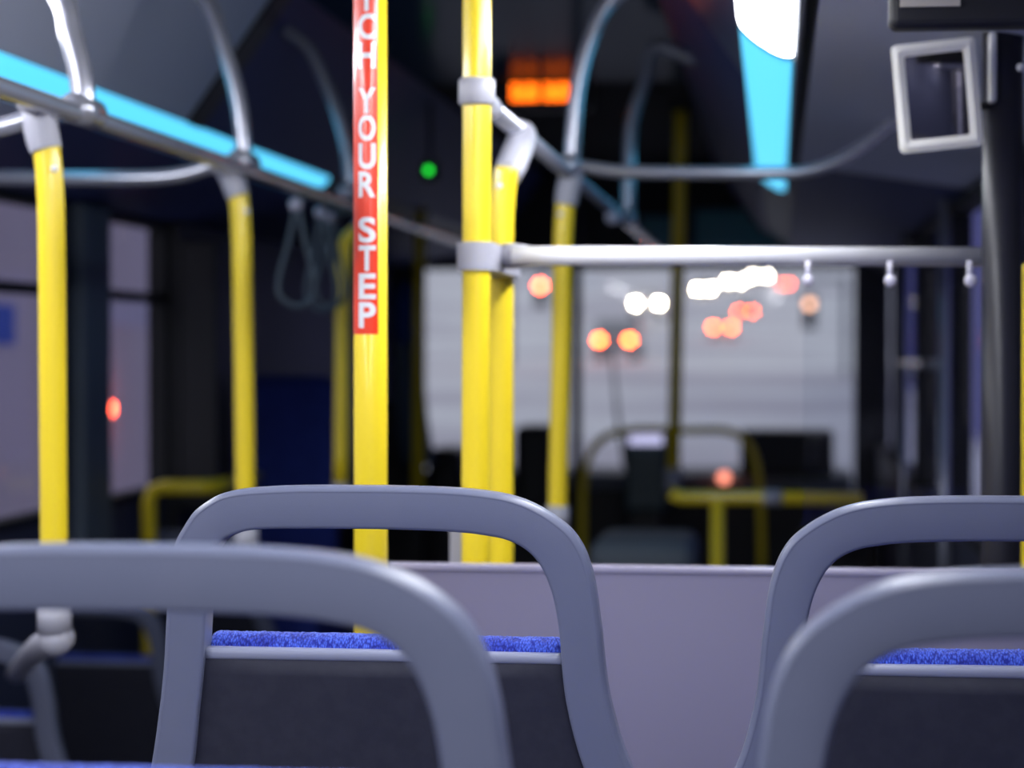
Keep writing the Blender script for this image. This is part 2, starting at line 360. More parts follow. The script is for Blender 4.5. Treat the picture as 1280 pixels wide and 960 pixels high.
# cars
def car(name, label, lamp_px, sep_m, h, Y, front, m):
    l = P(*lamp_px, Y); g = l.z - h
    t = thing(name, label, 'car', (l.x, Y + (2.2 if True else 0), g), 'cars in the traffic ahead'); 
    Wd = sep_m / 2 + .22; s = 1
    prof = [(0, .35), (0, .85), (.15, 1.0), (1.0, 1.05), (1.5, 1.5), (3.1, 1.52), (3.7, 1.05), (4.25, .95), (4.4, .75), (4.4, .35)]
    if front: prof = [(0, .35), (0, .75), (.15, .92), (1.1, 1.05), (1.8, 1.5), (3.3, 1.5), (4.0, 1.05), (4.35, .95), (4.4, .35)]
    b = MB().prism([(Y + p[0], g + p[1] * h / .75) for p in prof], 'x', l.x - Wd, l.x + Wd).done('body', m, t)
    k = h / .75
    gl = MB(); gl.prism([(Y + 1.12, g + 1.07 * k), (Y + 1.72, g + 1.44 * k), (Y + 3.15, g + 1.44 * k), (Y + 3.75, g + 1.07 * k)], 'x', l.x - Wd - .01, l.x + Wd + .01)
    gl.add([(l.x - Wd * .86, Y + (1.05 if not front else 1.15), g + 1.09 * k), (l.x + Wd * .86, Y + (1.05 if not front else 1.15), g + 1.09 * k), (l.x + Wd * .8, Y + (1.42 if not front else 1.7), g + 1.46 * k), (l.x - Wd * .8, Y + (1.42 if not front else 1.7), g + 1.46 * k)], [(0, 1, 2, 3)])
    gl.done('windows', 'carglass', b)
    for sx in (-1, 1):
        for yy in (.8, 3.6):
            MB().tube([(l.x + sx * (Wd - .1) - .1, Y + yy, g + .33), (l.x + sx * (Wd - .1) + .1, Y + yy, g + .33)], .33, 20).done('wheel', 'rubber', t)
        MB().ball((l.x + sx * sep_m / 2, Y - .02, g + h), .13 if front else .12, 12, (1, .3, .8)).done('headlamp' if front else 'tail_lamp', 'head' if front else 'tail', t, True)
    return t
car('car', 'pale van coming downhill with a separate pair of white headlamps', (809, 379), 1.5, 1.0, 140, True, 'carpaint2')
car('car', 'car with a single bright blob of white headlamps left of the cluster', (880, 361), 1.25, .75, 205, True, 'carpaint')
car('car', 'car with headlamps at the left end of the white cluster', (918, 352), 1.4, .75, 222, True, 'carpaint2')
car('car', 'car with headlamps at the right end of the white cluster', (950, 345), 1.5, .75, 236, True, 'carpaint')
car('car', 'leftmost car with red tail lamps, lowest on the road', (768, 425), 1.05, .72, 75, False, 'carpaint')
car('car', 'car with red tail lamps below the white headlamp cluster', (903, 409), .95, .72, 115, False, 'carpaint2')
car('car', 'car with red tail lamps just above the lower red pair', (932, 389), 1.0, .72, 160, False, 'carpaint')
car('car', 'farthest car with red tail lamps right of the white cluster', (982, 355), .8, .72, 240, False, 'carpaint2')
def signal_pole(label, px, Y, m, cat, name, arm):
    p = P(*px, Y); g = gz(Y) - .3
    t = thing(name, label, cat, (p.x + arm, Y + .3, g))
    MB().tube([(p.x + arm, Y + .3, g), (p.x + arm, Y + .3, p.z + .8)], .08, 10).done('pole', 'dash', t)
    MB().tube([(p.x + arm, Y + .3, p.z + .7), (p.x, Y + .3, p.z + .7)], .05, 10).done('arm', 'dash', t)
    MB().box(p.x - .18, p.x + .18, Y + .1, Y + .45, p.z - .7, p.z + .3, .03).done('housing', 'black', t)
    MB().ball((p.x, Y + .08, p.z), .12, 12, (1, .4, 1)).done('lamp', m, t, True)
signal_pole('red traffic light seen through the left of the windscreen', (675, 357), 70, 'signal', 'traffic light', 'traffic_light', -1.0)
signal_pole('dim orange lamp at the right edge of the windscreen view', (1012, 380), 62, 'orange', 'street light', 'street_lamp', 1.0)

# ------------------------------------------------------------ light strips
def strip(name, label, side, y0, y1, lens, round_end):
    if side < 0: a = (-1.532, .505); c = (-1.447, .556)
    else: a = (.028, .498); c = (-.063, .562)
    a = Vector((a[0], 0, Z(a[1]))); c = Vector((c[0], 0, Z(c[1]))); ax = (c - a); L = ax.length; ax.normalize()
    n = Vector((-ax.z, 0, ax.x)); 
    if n.z > 0: n = -n
    t = thing(name, label, 'ceiling light', ((a.x + c.x) / 2, (y0 + y1) / 2, (a.z + c.z) / 2), 'light strips along the bus')
    # lens: shallow bulge with rounded forward end
    v = []; f = []; K = 12
    ysn = [y0, y1 - L / 2] + [y1 - L / 2 + L / 2 * math.sin(PI / 2 * i / 10) for i in range(1, 11)]
    for j, y in enumerate(ysn):
        s = 1.0
        if j >= 1 and round_end: s = math.sqrt(max(0.0, 1 - ((y - (y1 - L / 2)) / (L / 2)) ** 2))
        s = max(s, .02)
        for k in range(K + 1):
            u = (-1 + 2 * k / K) * s; p = (a + c) / 2 + ax * (u * L / 2) + n * (.012 * math.sqrt(max(0, s * s - u * u)) + .003); p.y = y; v.append(p)
    for j in range(len(ysn) - 1):
        for k in range(K): q = j * (K + 1) + k; f.append((q, q + 1, q + K + 2, q + K + 1))
    b = Vector(t['_base']); finish('lens', [p - b for p in v], f, lens, t, True)
    h = MB(); o1 = a - ax * .006; o2 = c + ax * .006
    h.prism([(o1.x, o1.z), (o2.x, o2.z), ((o2 - n * .02).x, (o2 - n * .02).z), ((o1 - n * .02).x, (o1 - n * .02).z)], 'y', y0, y1 + .004)
    h.done('housing', 'fixture', t)
strip('light_strip', 'white ceiling light strip above the right seats, glaring at the top edge', 1, -2.4, 3.78, 'white_lens', True)
strip('light_strip', 'white light strip above the left side, out past the left edge', -1, -2.4, 3.78, 'white_lens', True)
strip('light_strip', 'cyan light strip running on from the white glare at upper right', 1, 3.8, 7.0, 'cyan_lens', True)
strip('light_strip', 'cyan light strip slanting down across the upper left', -1, 3.8, 7.0, 'cyan_lens', True)

# ------------------------------------------------------------ seats
Y0 = 2.29; KR = math.tan(math.radians(6)); XC = P(485, 607, Y0).x; ZT = P(450, 607, Y0).z
def on_seat(x, y):             # photograph -> the reclined plane of the sharp seat, local coordinates
    d = ray(x, y); t = (Y0 + (ZT - CZ) * KR) / (d.y + d.z * KR); v = d * t
    return Vector((v.x - XC, v.z + CZ - ZT))
PAIRS = [((170, 1236), (224, 1236)), ((166, 1140), (220, 1140)), ((173, 1060), (227, 1060)), ((182, 1005), (235, 1005)), ((192, 960), (245, 960)), ((203, 885), (253, 885)), ((209, 825), (259, 825)),
 ((212, 765), (262, 768)), ((216, 710), (265, 722)), ((223, 677), (269, 697)), ((234, 656), (275, 683)), ((247, 637.5), (283, 674)), ((262, 626), (293, 668.5)),
 ((278, 617), (304, 664.5)), ((297, 612), (316, 661.5)), ((330, 608.5), (337, 660)), ((380, 606.5), (385, 659.5)), ((438, 606.5), (438, 659.6)), ((500, 607), (497, 660.5)),
 ((560, 609), (553, 662.5)), ((598, 612), (588, 665)), ((635, 618), (613, 668.5)), ((660, 626), (632, 672.3)), ((682, 637), (649, 679)), ((700, 649), (662, 687.5)),
 ((716, 663), (673, 699)), ((729, 682), (682, 714)), ((738, 704), (689, 731)), ((745, 732), (694.5, 750)), ((750, 768), (699, 775)), ((753, 790), (702, 800)),
 ((755, 812), (703.5, 825)), ((760, 855), (707.5, 864)), ((768, 892), (714.5, 900)), ((779, 930), (723, 932)), ((791, 960), (733, 962)), ((808, 1005), (751, 1005)), ((822, 1060), (766, 1060)), ((832, 1140), (777, 1140)), ((830, 1236), (775, 1236))]
OUT = [on_seat(*a) for a, b in PAIRS]; INN = [on_seat(*b) for a, b in PAIRS]
OUTS, _ = catmull([Vector((p.x, p.y, 0)) for p in OUT], [0] * len(OUT), 5)
INNS, _ = catmull([Vector((p.x, p.y, 0)) for p in INN], [0] * len(INN), 5)
HS = ZT                        # height of the seat back top above the rear floor
def seat_pt(u, v, d, sg):      # u across, v below the top, d forward of the back's mid plane
    return Vector((u * sg, d - v * KR, HS + v))
def inner_u(v, left):
    pts = INNS[:len(INNS) // 2] if left else INNS[len(INNS) // 2:]
    best = None
    for a, b in zip(pts, pts[1:]):
        if (a.y - v) * (b.y - v) <= 0 and abs(a.y - b.y) > 1e-6:
            t = (v - a.y) / (b.y - a.y); best = a.x + (b.x - a.x) * t
            break
    return best if best is not None else (pts[0].x if left else pts[-1].x)
def vv(x, y): return on_seat(x, y).y
V_BARTOP = (vv(264, 808), vv(700, 817)); V_BARBOT = (vv(258, 824), vv(703, 831))
def make_seat(sg, label, loc, group=None):
    t = thing('bus_seat', label, 'seat', (0, 0, 0), group)
    # arched frame
    ro, ri, T = .0095, .004, .019
    def section(h):             # a: + towards the outer edge, b: + towards the front
        p = []
        for q in range(7): an = math.radians(-68 + 68 * q / 6); p.append((h - ro + ro * math.cos(an), -T + ro * .9 + ro * math.sin(an) * .97))
        for q in range(6): an = math.radians(90 * q / 5); p.append((h - ro + ro * math.cos(an), T - ro + ro * math.sin(an)))
        for q in range(5): an = math.radians(90 + 90 * q / 4); p.append((-h + ri + ri * math.cos(an), T - ri + ri * math.sin(an)))
        for q in range(5): an = math.radians(180 + 90 * q / 4); p.append((-h + ri + ri * math.cos(an), -T + ri + ri * math.sin(an)))
        p.append((-h * .4, -T - .0006)); p.append((h * .2, -T - .0006)); p.append((h - ro * .75, -T + .0004))
        return p
    v = []; f = []; n = len(OUTS); K = len(section(.03))
    for i in range(n):
        o, q = OUTS[i], INNS[i]; c = (o + q) / 2; h = (o - q).length / 2; dr = (o - q).normalized()
        for a, b in section(h): v.append(seat_pt(c.x + dr.x * a, c.y + dr.y * a, b, sg))
    for i in range(n - 1):
        for k in range(K): k2 = (k + 1) % K; f.append((i * K + k, i * K + k2, (i + 1) * K + k2, (i + 1) * K + k))
    f += [tuple(range(K)), tuple((n - 1) * K + k for k in range(K))]
    fo = finish('back_frame', v, f, 'plastic', t, True)
    sharp = {K - 1}
    for e in fo.data.edges:
        a_, b2 = e.vertices
        if a_ % K == b2 % K and a_ % K in sharp: e.use_edge_sharp = True
    # dark insert of the back
    v = []; f = []; R_, Q = 40, 36; v1 = (V_BARBOT[0] + V_BARBOT[1]) / 2 + .004; v0 = vv(500, 1225)
    for i in range(R_ + 1):
        vz = v0 + (v1 - v0) * i / R_; ul = inner_u(vz, True) - .006; ur = inner_u(vz, False) + .006
        for j in range(Q + 1):
            s = j / Q; tilt = (V_BARBOT[0] + (V_BARBOT[1] - V_BARBOT[0]) * s - v1 + .002) * (i / R_)
            v.append(seat_pt(ul + (ur - ul) * s, vz + tilt, -.008 - .010 * math.sin(PI * s) ** .7 * min(1, (R_ - i) / 1), sg))
    for i in range(R_):
        for j in range(Q): q = i * (Q + 1) + j; f.append((q, q + 1, q + Q + 2, q + Q + 1))
    m0 = len(v); v += [p + Vector((0, .012, 0)) for p in v[:m0]]; f += [tuple(x + m0 for x in q) for q in f[:]]
    finish('back_insert', v, f, 'insert', t, True)
    # crossbar over the insert, overhead light put into its paler colour
    v = []; f = []; K = 20; N = 40
    for i in range(N + 1):
        s = i / N; top = V_BARTOP[0] + (V_BARTOP[1] - V_BARTOP[0]) * s; bot = V_BARBOT[0] + (V_BARBOT[1] - V_BARBOT[0]) * s
        ul = inner_u((top + bot) / 2, True) - .001; ur = inner_u((top + bot) / 2, False) + .001; u = ul + (ur - ul) * s
        flare = 0
        hh = (top - bot) / 2 + flare; cc = (top + bot) / 2
        for k in range(K):
            an = 2 * PI * k / K; ca, sa = math.cos(an), math.sin(an)
            v.append(seat_pt(u, cc + math.copysign(abs(sa) ** .6, sa) * hh, math.copysign(abs(ca) ** .6, ca) * .012 + .002, sg))
    for i in range(N):
        for k in range(K): k2 = (k + 1) % K; f.append((i * K + k, i * K + k2, (i + 1) * K + k2, (i + 1) * K + k))
    f += [tuple(range(K)), tuple(N * K + k for k in range(K))]
    finish('crossbar', v, f, 'plastic_lit', t, True)
    # blue pad on the front of the back, its woolly top edge standing above the crossbar
    v = []; f = []; K = 72; N = 300; vb = vv(500, 1200)
    for i in range(N + 1):
        s = i / N; s2 = .5 - .5 * math.cos(PI * s) if False else s
        endc = 1 - max(0, abs(2 * s - 1) - .955) / .045; rz = math.sqrt(max(0, 1 - (1 - endc) ** 2))
        top = (V_BARTOP[0] + (V_BARTOP[1] - V_BARTOP[0]) * s) + .0135 * (.35 + .65 * rz)
        cc = (top + vb) / 2; hh = (top - vb) / 2
        for k in range(K):
            an = 2 * PI * k / K; ca, sa = math.cos(an), math.sin(an)
            dz = math.copysign(min(1, abs(sa) * 1.02) ** .10, sa) * hh if abs(sa) > 1e-9 else 0
            # rounded slab: straight sides, round top of radius .02
            ss = (k / K); 
            if ss < .4: # top arc
                a2 = PI * ss / .4; y = .024 * math.cos(a2); z = top - .024 + .024 * math.sin(a2)
            elif ss < .5: q = (ss - .4) / .1; y = -.024; z = top - .024 + (vb + .048 - top) * q
            elif ss < .9: a2 = PI * (ss - .5) / .4; y = -.024 * math.cos(a2); z = vb + .024 - .024 * math.sin(a2)
            else: q = (ss - .9) / .1; y = .024; z = vb + .024 + (top - .048 - vb) * q
            vm = min(z, vv(500, 800)); ul = inner_u(vm, True) - .0035; ur = inner_u(vm, False) + .001
            p = seat_pt(ul + (ur - ul) * s, z, .030 + y * (.5 + .5 * rz), sg)
            nz = noise.noise(p * 420) * .0009 + noise.noise(p * 160) * .0008
            p += Vector((0, math.cos(2 * PI * ss) * nz, nz)); v.append(p)
    for i in range(N):
        for k in range(K): k2 = (k + 1) % K; f.append((i * K + k, i * K + k2, (i + 1) * K + k2, (i + 1) * K + k))
    f += [tuple(range(K)), tuple(N * K + k for k in range(K))]
    finish('back_cushion', v, f, 'cloth', t, True)
    yb = -vb * KR
    MB().box(-.255, .255, yb - .02, yb + .40, .385, .425, .018).done('seat_pan', 'plastic', t, True)
    MB().box(-.215, .215, yb + .05, yb + .39, .42, .465, .02).done('seat_cushion', 'cloth', t, True)
    MB().box(-.05, .05, yb + .12, yb + .28, .03, .39, .01).box(-.14, .14, yb + .06, yb + .34, 0, .03, .01).done('pedestal', 'plastic', t)
    t.location = loc; return t
SB = make_seat(1, 'grey bus seat in sharp focus left of centre, behind it the yellow text pole', (XC, Y0, 0))
# pair seat: mirrored
ue = on_seat(750, 775).x; xd = P(955, 775, Y0).x + ue
SD = make_seat(-1, 'grey bus seat in focus at the right with blue pad in front of partition', (xd, Y0, -.006))
SA = dup(SB, (XC + .001, 1.47, .011), 'nearest blurred grey seat back at the lower left')
SCc = dup(SD, (xd + .001, 1.50, -.001), 'nearest blurred grey seat back at the lower right corner')
def place_left(px_right, py_top, Y, label):
    x = P(px_right, py_top + 60, Y).x - ue; z = P(px_right - 60, py_top, Y).z - ZT
    return dup(SB, (x, Y, z), label, 'seats along the left side of the low floor'), z
for prm in ((64, 797, 4.55, 'low grey seat at the far lower left edge, beside the clamp elbow'), (207, 749, 6.0, 'low grey seat seen between near seat back and sharp seat'),
            (324, 664, 6.9, 'farthest grey seat on the left, mostly hidden behind the sharp seat')):
    s_, z_ = place_left(*prm)
    # platform the seat stands on
    MBp = MB().box(s_.location.x - .27, s_.location.x + .27, s_.location.y - .1, s_.location.y + .62, LOW, z_, .01)
    pf = MBp.done('seat_plinth', 'wall'); pf['kind'] = 'structure'; pf.name = 'trim_%d' % (20 + int(prm[2]))
    if prm[1] == 664: pass

# ------------------------------------------------------------ overhead rails
RX_L, RZ_L, RX_R, RZ_R = -1.075, Z(.362), -.43, Z(.362)
t = thing('overhead_handrail', 'long grey overhead handrail running forward along the left of the aisle', 'handrail', (RX_L, 3, RZ_L), 'overhead handrails')
MB().tube([(RX_L, -2.3, RZ_L), (RX_L, 9.6, RZ_L)], .015, 20).done('rail', 'greyrail', t, True)
def hanger(t, pts, Y, top, r=.017, side=0):
    a = [P(x, y, Y) for x, y in pts] + [Vector(top)]
    MB().tube(a, [r] * len(a), 18, 8).done('hanger', 'greyrail', t, True)
    MB().tube([a[0] + Vector((0, -.05, 0)), a[0] + Vector((0, .05, 0))], .024, 18).done('hanger_clamp', 'greyrail', t, True)
hanger(t, [(104, 139), (103, 110), (98, 80), (88, 40), (78, 0)], 3.30, (-1.30, 3.30, Z(.76)), .019)
hanger(t, [(305, 203), (303, 165), (297, 120), (280, 60), (256, 0)], 4.35, (-1.27, 4.35, Z(.82)))
hanger(t, [(438, 240), (436, 200), (425, 150), (405, 100), (385, 60)], 5.5, (-1.26, 5.5, Z(.82)))
t = thing('overhead_handrail', 'grey overhead handrail running forward from the thick yellow post at centre', 'handrail', (RX_R, 5, RZ_R), 'overhead handrails')
MB().tube([(RX_R, 3.12, RZ_R), (RX_R, 9.6, RZ_R)], .0145, 20).done('rail', 'greyrail', t, True)
hanger(t, [(714, 208), (717, 160), (722, 110), (738, 50), (764, 0)], 4.5, (-.20, 4.5, Z(.80)))
hanger(t, [(785, 272), (786, 210), (790, 150), (806, 100), (818, 60)], 6.1, (-.22, 6.1, Z(.80)), .019)
# cross rails over the seats
def cross(label, pts, Y, r):
    a = [P(x, y, Yq) for (x, y), Yq in zip(pts, Y)]
    o = MB().tube(a, r, 18, 8).done('cross_rail', 'greyrail', None, True); tag(o, label, 'handrail', 'cross rails between aisle and wall'); return o
cross('blue lit cross rail behind the left yellow pole', [(300, 204), (270, 207), (235, 217), (200, 222), (100, 223), (0, 222), (-60, 222)], [4.35] * 7, .016)
cross('white cross rail stub at the left edge below the cyan strip', [(70, 138), (40, 148), (10, 157), (-60, 172), (-140, 180)], [3.15] * 5, .015)
cross('bent grey cross rail ending behind the white framed mirror', [(716, 206), (740, 210), (765, 214), (860, 216), (960, 216), (1010, 214), (1050, 200), (1085, 178), (1120, 150), (1190, 95)], [4.5, 4.5, 4.5, 4.5, 4.5, 4.5, 4.5, 4.5, 4.5, 4.5], .0145)

# ------------------------------------------------------------ yellow poles
def pole(label, pts, Y, base_z, r=.02, fit=None, screw=None, name='grab_pole', top=None, group='yellow grab poles', sleeve=None):
    a = [P(x, y, Y) for x, y in pts]
    if top is not None: a = [Vector((a[0].x, a[0].y, top))] + a
    if base_z is not None: a = a + [Vector((a[-1].x, a[-1].y, base_z))]
    t = thing(name, label, 'pole', (a[-1].x, a[-1].y, a[-1].z), group)
    pts2 = a if len(a) <= 3 and top is not None else catmull(a, [r] * len(a), 6)[0]
    MB().tube(pts2, r, 28).done('tube', 'yellow', t, True)
    if fit:
        c = [P(x, y, q) for x, y, q in fit]
        MB().tube(c, [r * 1.1] + [r * 1.25] * (len(c) - 2) + [r * 1.18], 24, 6).done('tee_fitting', 'fitting', t, True)
        MB().tube([c[0] + Vector((0, -.045, 0)), c[0] + Vector((0, .045, 0))], .0185, 20).done('rail_clamp', 'fitting', t, True)
    if screw:
        MB().ball(P(*screw, Y - r), .0055, 12).done('screw', 'steel', t, True)
    if base_z is not None:
        MB().tube([(a[-1].x, a[-1].y, base_z), (a[-1].x, a[-1].y, base_z + .012)], r * 2, 24).done('floor_flange', 'fitting', t)
    if sleeve:
        s0, s1 = P(*sleeve[0], Y), P(*sleeve[1], Y)
        MB().tube([s0, s1], r * 1.25, 24).done('sleeve', 'fitting', t, True)
    return t
# the pole with the step warning
YS = 2.84; ps = P(463, 300, YS)
tp = thing('grab_pole', 'yellow pole carrying the red WATCH YOUR STEP strip', 'pole', (ps.x, YS, 0), 'yellow grab poles')
MB().tube([(ps.x, YS, 0), (ps.x, YS, Z(.9))], .0223, 40).done('tube', 'yellow', tp, True)
MB().tube([(ps.x, YS, 0), (ps.x, YS, .012)], .045, 28).done('floor_flange', 'fitting', tp)
MB().tube([(ps.x, YS, Z(.885)), (ps.x, YS, Z(.9))], .045, 28).done('ceiling_flange', 'fitting', tp)
def a_of(px):                   # angle on the pole of a photograph column, 0 = towards the eye
    return math.asin(max(-1, min(1, (px - 463) / 21.3)))
eye = math.atan2(-YS, -ps.x)    # direction pole -> camera in plan
def cyl(ang, z, rr): return Vector((ps.x + rr * math.cos(eye + ang), YS + rr * math.sin(eye + ang), z))
zb = P(463, 418, YS).z; v = []; f = []; K = 24; ang0, ang1 = -1.42, a_of(472.5); ztop = Z(.62)
for j in range(2):
    for k in range(K + 1): v.append(cyl(ang0 + (ang1 - ang0) * k / K, (zb, ztop)[j], .0226))
for k in range(K): f.append((k, k + 1, K + 2 + k, K + 1 + k))
b_ = Vector(tp['_base'])
dec = finish('warning_strip', [p - b_ for p in v], f, 'red', tp, True)
words = [('STEP', 4), ('YOUR', 4), ('WATCH', 5)]
letters = [('P', 394), ('E', 358.5), ('T', 323.5), ('S', 288.5), ('R', 232), ('U', 197), ('O', 162), ('Y', 128), ('H', 72), ('C', 36), ('T', 1), ('A', -34), ('W', -69)]
allv = []; allf = []; cuts_ = {3: 1, 7: 1, 12: 1}
for li, (ch, py) in enumerate(letters):
    cu = bpy.data.curves.new('t', 'FONT'); cu.body = ch; cu.size = 1; cu.offset = 0.03; ob = bpy.data.objects.new('t', cu); C.objects.link(ob)
    bpy.context.view_layer.update()
    me = ob.evaluated_get(bpy.context.evaluated_depsgraph_get()).to_mesh()
    bm = bmesh.new(); bm.from_mesh(me); bmesh.ops.triangulate(bm, faces=bm.faces)
    xs = [q.co.x for q in bm.verts]; ys_ = [q.co.y for q in bm.verts]; x0, x1, y0, y1 = min(xs), max(xs), min(ys_), max(ys_)
    for q in range(2): bmesh.ops.subdivide_edges(bm, edges=[e for e in bm.edges if abs(e.verts[0].co.x - e.verts[1].co.x) > .08], cuts=2); bmesh.ops.triangulate(bm, faces=bm.faces)
    bm.verts.ensure_lookup_table(); n0 = len(allv); hgt = .0340; wd = .0235
    zc = P(458, py, YS).z
    for q in bm.verts:
        u = ((q.co.x - x0) / (x1 - x0) - .5) * wd; z = zc + ((q.co.y - y0) / (y1 - y0) - .5) * hgt
        allv.append(cyl(a_of(458.6) + u / .0226, z, .0231) - b_)
    allf += [tuple(w_.index + n0 for w_ in fc.verts) for fc in bm.faces]
    bm.free(); ob.evaluated_get(bpy.context.evaluated_depsgraph_get()).to_mesh_clear(); bpy.data.objects.remove(ob); bpy.data.curves.remove(cu)
    if li in cuts_: finish('lettering', allv, allf, 'white', dec, False); allv = []; allf = []

# thick post at centre, with its two grey clamps
YP = 3.1
t = pole('thick yellow post at centre reaching ceiling, with grey clamps', [(596, 200), (594.5, 600)], YP, 0, .0205, top=Z(.9))
def ring(t, cx, y0, y1, Y, r, name='clamp'):
    a, b = P(cx, y0, Y), P(cx, y1, Y); return MB().tube([(a.x, Y, b.z), (a.x, Y, b.z + .004), (a.x, Y, a.z - .004), (a.x, Y, a.z)], [r - .003, r, r, r - .003], 28).done(name, 'fitting', t, True)
ring(t, 596, 98, 132, YP, .0265)
k = P(596, 115, YP); MB().tube([(RX_R, 3.1, RZ_R), (RX_R, 3.26, RZ_R)], .018, 20).done('rail_socket', 'fitting', t, True)
# slimmer pole next to it
pole('slimmer yellow pole right against the thick centre post', [(634, 210), (630, 235), (627.5, 270), (627, 350), (626.5, 600)], 3.42, LOW, .0195,
     fit=[(654, 167, 3.68), (650, 180, 3.58), (642, 200, 3.46), (634, 219, 3.42)], screw=(624, 232))
pole('nearest yellow pole at the left, its lower end in a grey clamp', [(57, 178), (60.5, 205), (63, 240), (64.5, 300), (66, 500), (68, 755)], 3.15, None, .0205,
     fit=[(47, 130, 3.15), (49, 150, 3.15), (53, 170, 3.15), (58, 188, 3.15)], screw=(68, 211), sleeve=((68, 752), (68, 792)))
pole('yellow pole left of the black wall section, under the second hanger', [(297, 238), (300, 262), (302, 300), (304, 400), (307, 650)], 4.35, None, .0205, sleeve=((307, 648), (308, 700)),
     fit=[(279, 207, 4.35), (286, 215, 4.35), (292, 228, 4.35), (298, 246, 4.35)], screw=(309, 264))
pole('yellow pole right of centre with a grey sleeve at its foot', [(707, 248), (705, 275), (703, 320), (701, 450), (697, 634)], 4.5, LOW, .020,
     fit=[(716, 208, 4.5), (713, 225, 4.5), (710, 238, 4.5), (707, 256, 4.5)], screw=(700, 268), sleeve=((697, 632), (696, 662)))
pole('dim yellow pole between the sharp text pole and the second pole', [(446, 288), (434, 300), (429, 330), (428, 400), (426, 606)], 5.6, None, .019, sleeve=((426, 604), (426, 640)),
     fit=[(462, 262, 5.7), (456, 276, 5.65), (446, 290, 5.6)])
pole('far dim yellow pole in front of the windscreen left edge', [(526, 150), (522, 645)], 8.8, None, .026, top=Z(.9))
pole('far yellow pole standing in the middle of the windscreen', [(851, 150), (842, 590)], 8.3, None, .025, top=Z(.9), sleeve=((842, 585), (841, 615)))
pole('yellow pole cut off by the right edge behind the black post', [(1290, 375), (1290, 700)], 3.5, LOW, .02, top=Z(.13))
# clamp elbow holding the nearest left pole to the seat
o = MB().tube([P(74, 796, 3.15), P(62, 803, 3.2), P(46, 812, 3.5), P(20, 842, 4.5)], [.024, .023, .021, .021], 20, 6).done('clamp_bar', 'fitting', None, True)
tag(o, 'short grey clamp bar from the left pole down to the low seat', 'bracket')
MB().ball(P(70, 799, 3.15), .026).done('knob', 'fitting', o, True)

# ------------------------------------------------------------ partition, rail and glass in front of the seats
YQ = 2.97
pl = P(488, 760, YQ).x; pz0 = P(760, 711, YQ).z
t = thing('partition_panel', 'grey laminate partition panel behind the two sharp seats', 'partition', ((pl + XR) / 2, YQ, 0))
MB().box(pl, XR - .002, YQ, YQ + .022, .02, pz0 - .004, .003).done('panel', 'panel', t)
MB().box(pl - .002, XR - .002, YQ - .003, YQ + .025, pz0 - .006, pz0 + .004, .003).done('edge_trim', 'panel_edge', t)
MB().box(P(563, 690, 3.2).x, P(592, 690, 3.2).x, 3.19, 3.21, 0, P(575, 640, 3.2).z, .003).done('support_plate', 'fitting', t)
t = thing('guard_rail', 'bright steel guard rail clamped between centre posts and black post', 'handrail', (P(650, 320, 3.15).x, 3.15, 0.9))
MB().tube([P(640, 320, 3.17), P(700, 320, 3.17), P(1232, 321, 3.30)], .0145, 24).done('rail', 'steel', t, True)
a, b = P(594, 303, 3.1), P(594, 338, 3.1); c = P(628, 320, 3.40)
# clamp body wrapping both posts
def stadium(p, q, r, n=14):
    d = (q - p).normalized(); an = math.atan2(d.y, d.x); o = []
    for k in range(n + 1): o.append((p.x + r * math.cos(an + PI / 2 + PI * k / n), p.y + r * math.sin(an + PI / 2 + PI * k / n)))
    for k in range(n + 1): o.append((q.x + r * math.cos(an - PI / 2 + PI * k / n), q.y + r * math.sin(an - PI / 2 + PI * k / n)))
    return o
MB().prism(stadium(Vector((a.x, 3.1)), Vector((c.x, 3.42)), .0265), 'z', b.z, a.z).done('post_clamp', 'fitting', t)
MB().tube([P(632, 320, 3.2), P(645, 320, 3.19), P(660, 320, 3.18)], [.019, .019, .0155], 24).done('rail_socket', 'fitting', t, True)
g0, g1 = P(1004, 338, 3.22), P(1222, 708, 3.22)
t = thing('glass_screen', 'clear glass screen hung by round clips under the guard rail', 'screen', ((g0.x + g1.x) / 2, 3.22, g1.z))
MB().box(g0.x, g1.x, 3.217, 3.223, P(1100, 720, 3.22).z, P(1100, 338, 3.22).z).done('pane', 'glass', t)
for cx in (1010, 1113, 1213):
    p = P(cx, 351, 3.21); MB().ball(p - Vector((0, .004, 0)), .0095, 16, (1, .7, 1)).tube([p, p + Vector((0, .02, 0))], .006, 14).box(p.x - .004, p.x + .004, 3.223, 3.228, p.z, p.z + .03).done('clip', 'button', t, True)
# black post at the right
t = thing('door_post', 'thick black post at the right edge carrying the white framed mirror', 'post', (P(1252, 400, 3.2).x, 3.2, 0))
pp = P(1252, 400, 3.2)
MB().tube([(pp.x, 3.2, 0), (pp.x, 3.2, Z(.62))], .029, 36).done('tube', 'blackgloss', t, True)
MB().box(P(1236, 60, 3.16).x, P(1246, 60, 3.16).x, 3.155, 3.19, P(1240, 128, 3.16).z, P(1240, 40, 3.16).z, .004).done('highlight_strip', 'steel', t)  # bright strip standing in for the metallic highlight on the post
MB().ball(P(1276, 84, 3.15), .006).done('screw', 'steel', t, True)
# door operator box above
YD = 2.8
bx0, bx1 = P(1112, 20, YD), P(1290, 32, YD)
t = thing('door_operator_box', 'dark housing above the mirror with a beige label', 'housing', (bx0.x + .1, YD, bx1.z))
MB().box(bx0.x, XR - .005, YD, YD + .045, bx1.z, Z(.475), .01).done('housing', 'black', t)
MB().box(P(1125, 5, YD).x, P(1200, 5, YD).x, YD - .005, YD + .001, P(1150, 9, YD).z, P(1150, 9, YD).z + .035).done('label_plate', 'beige', t)
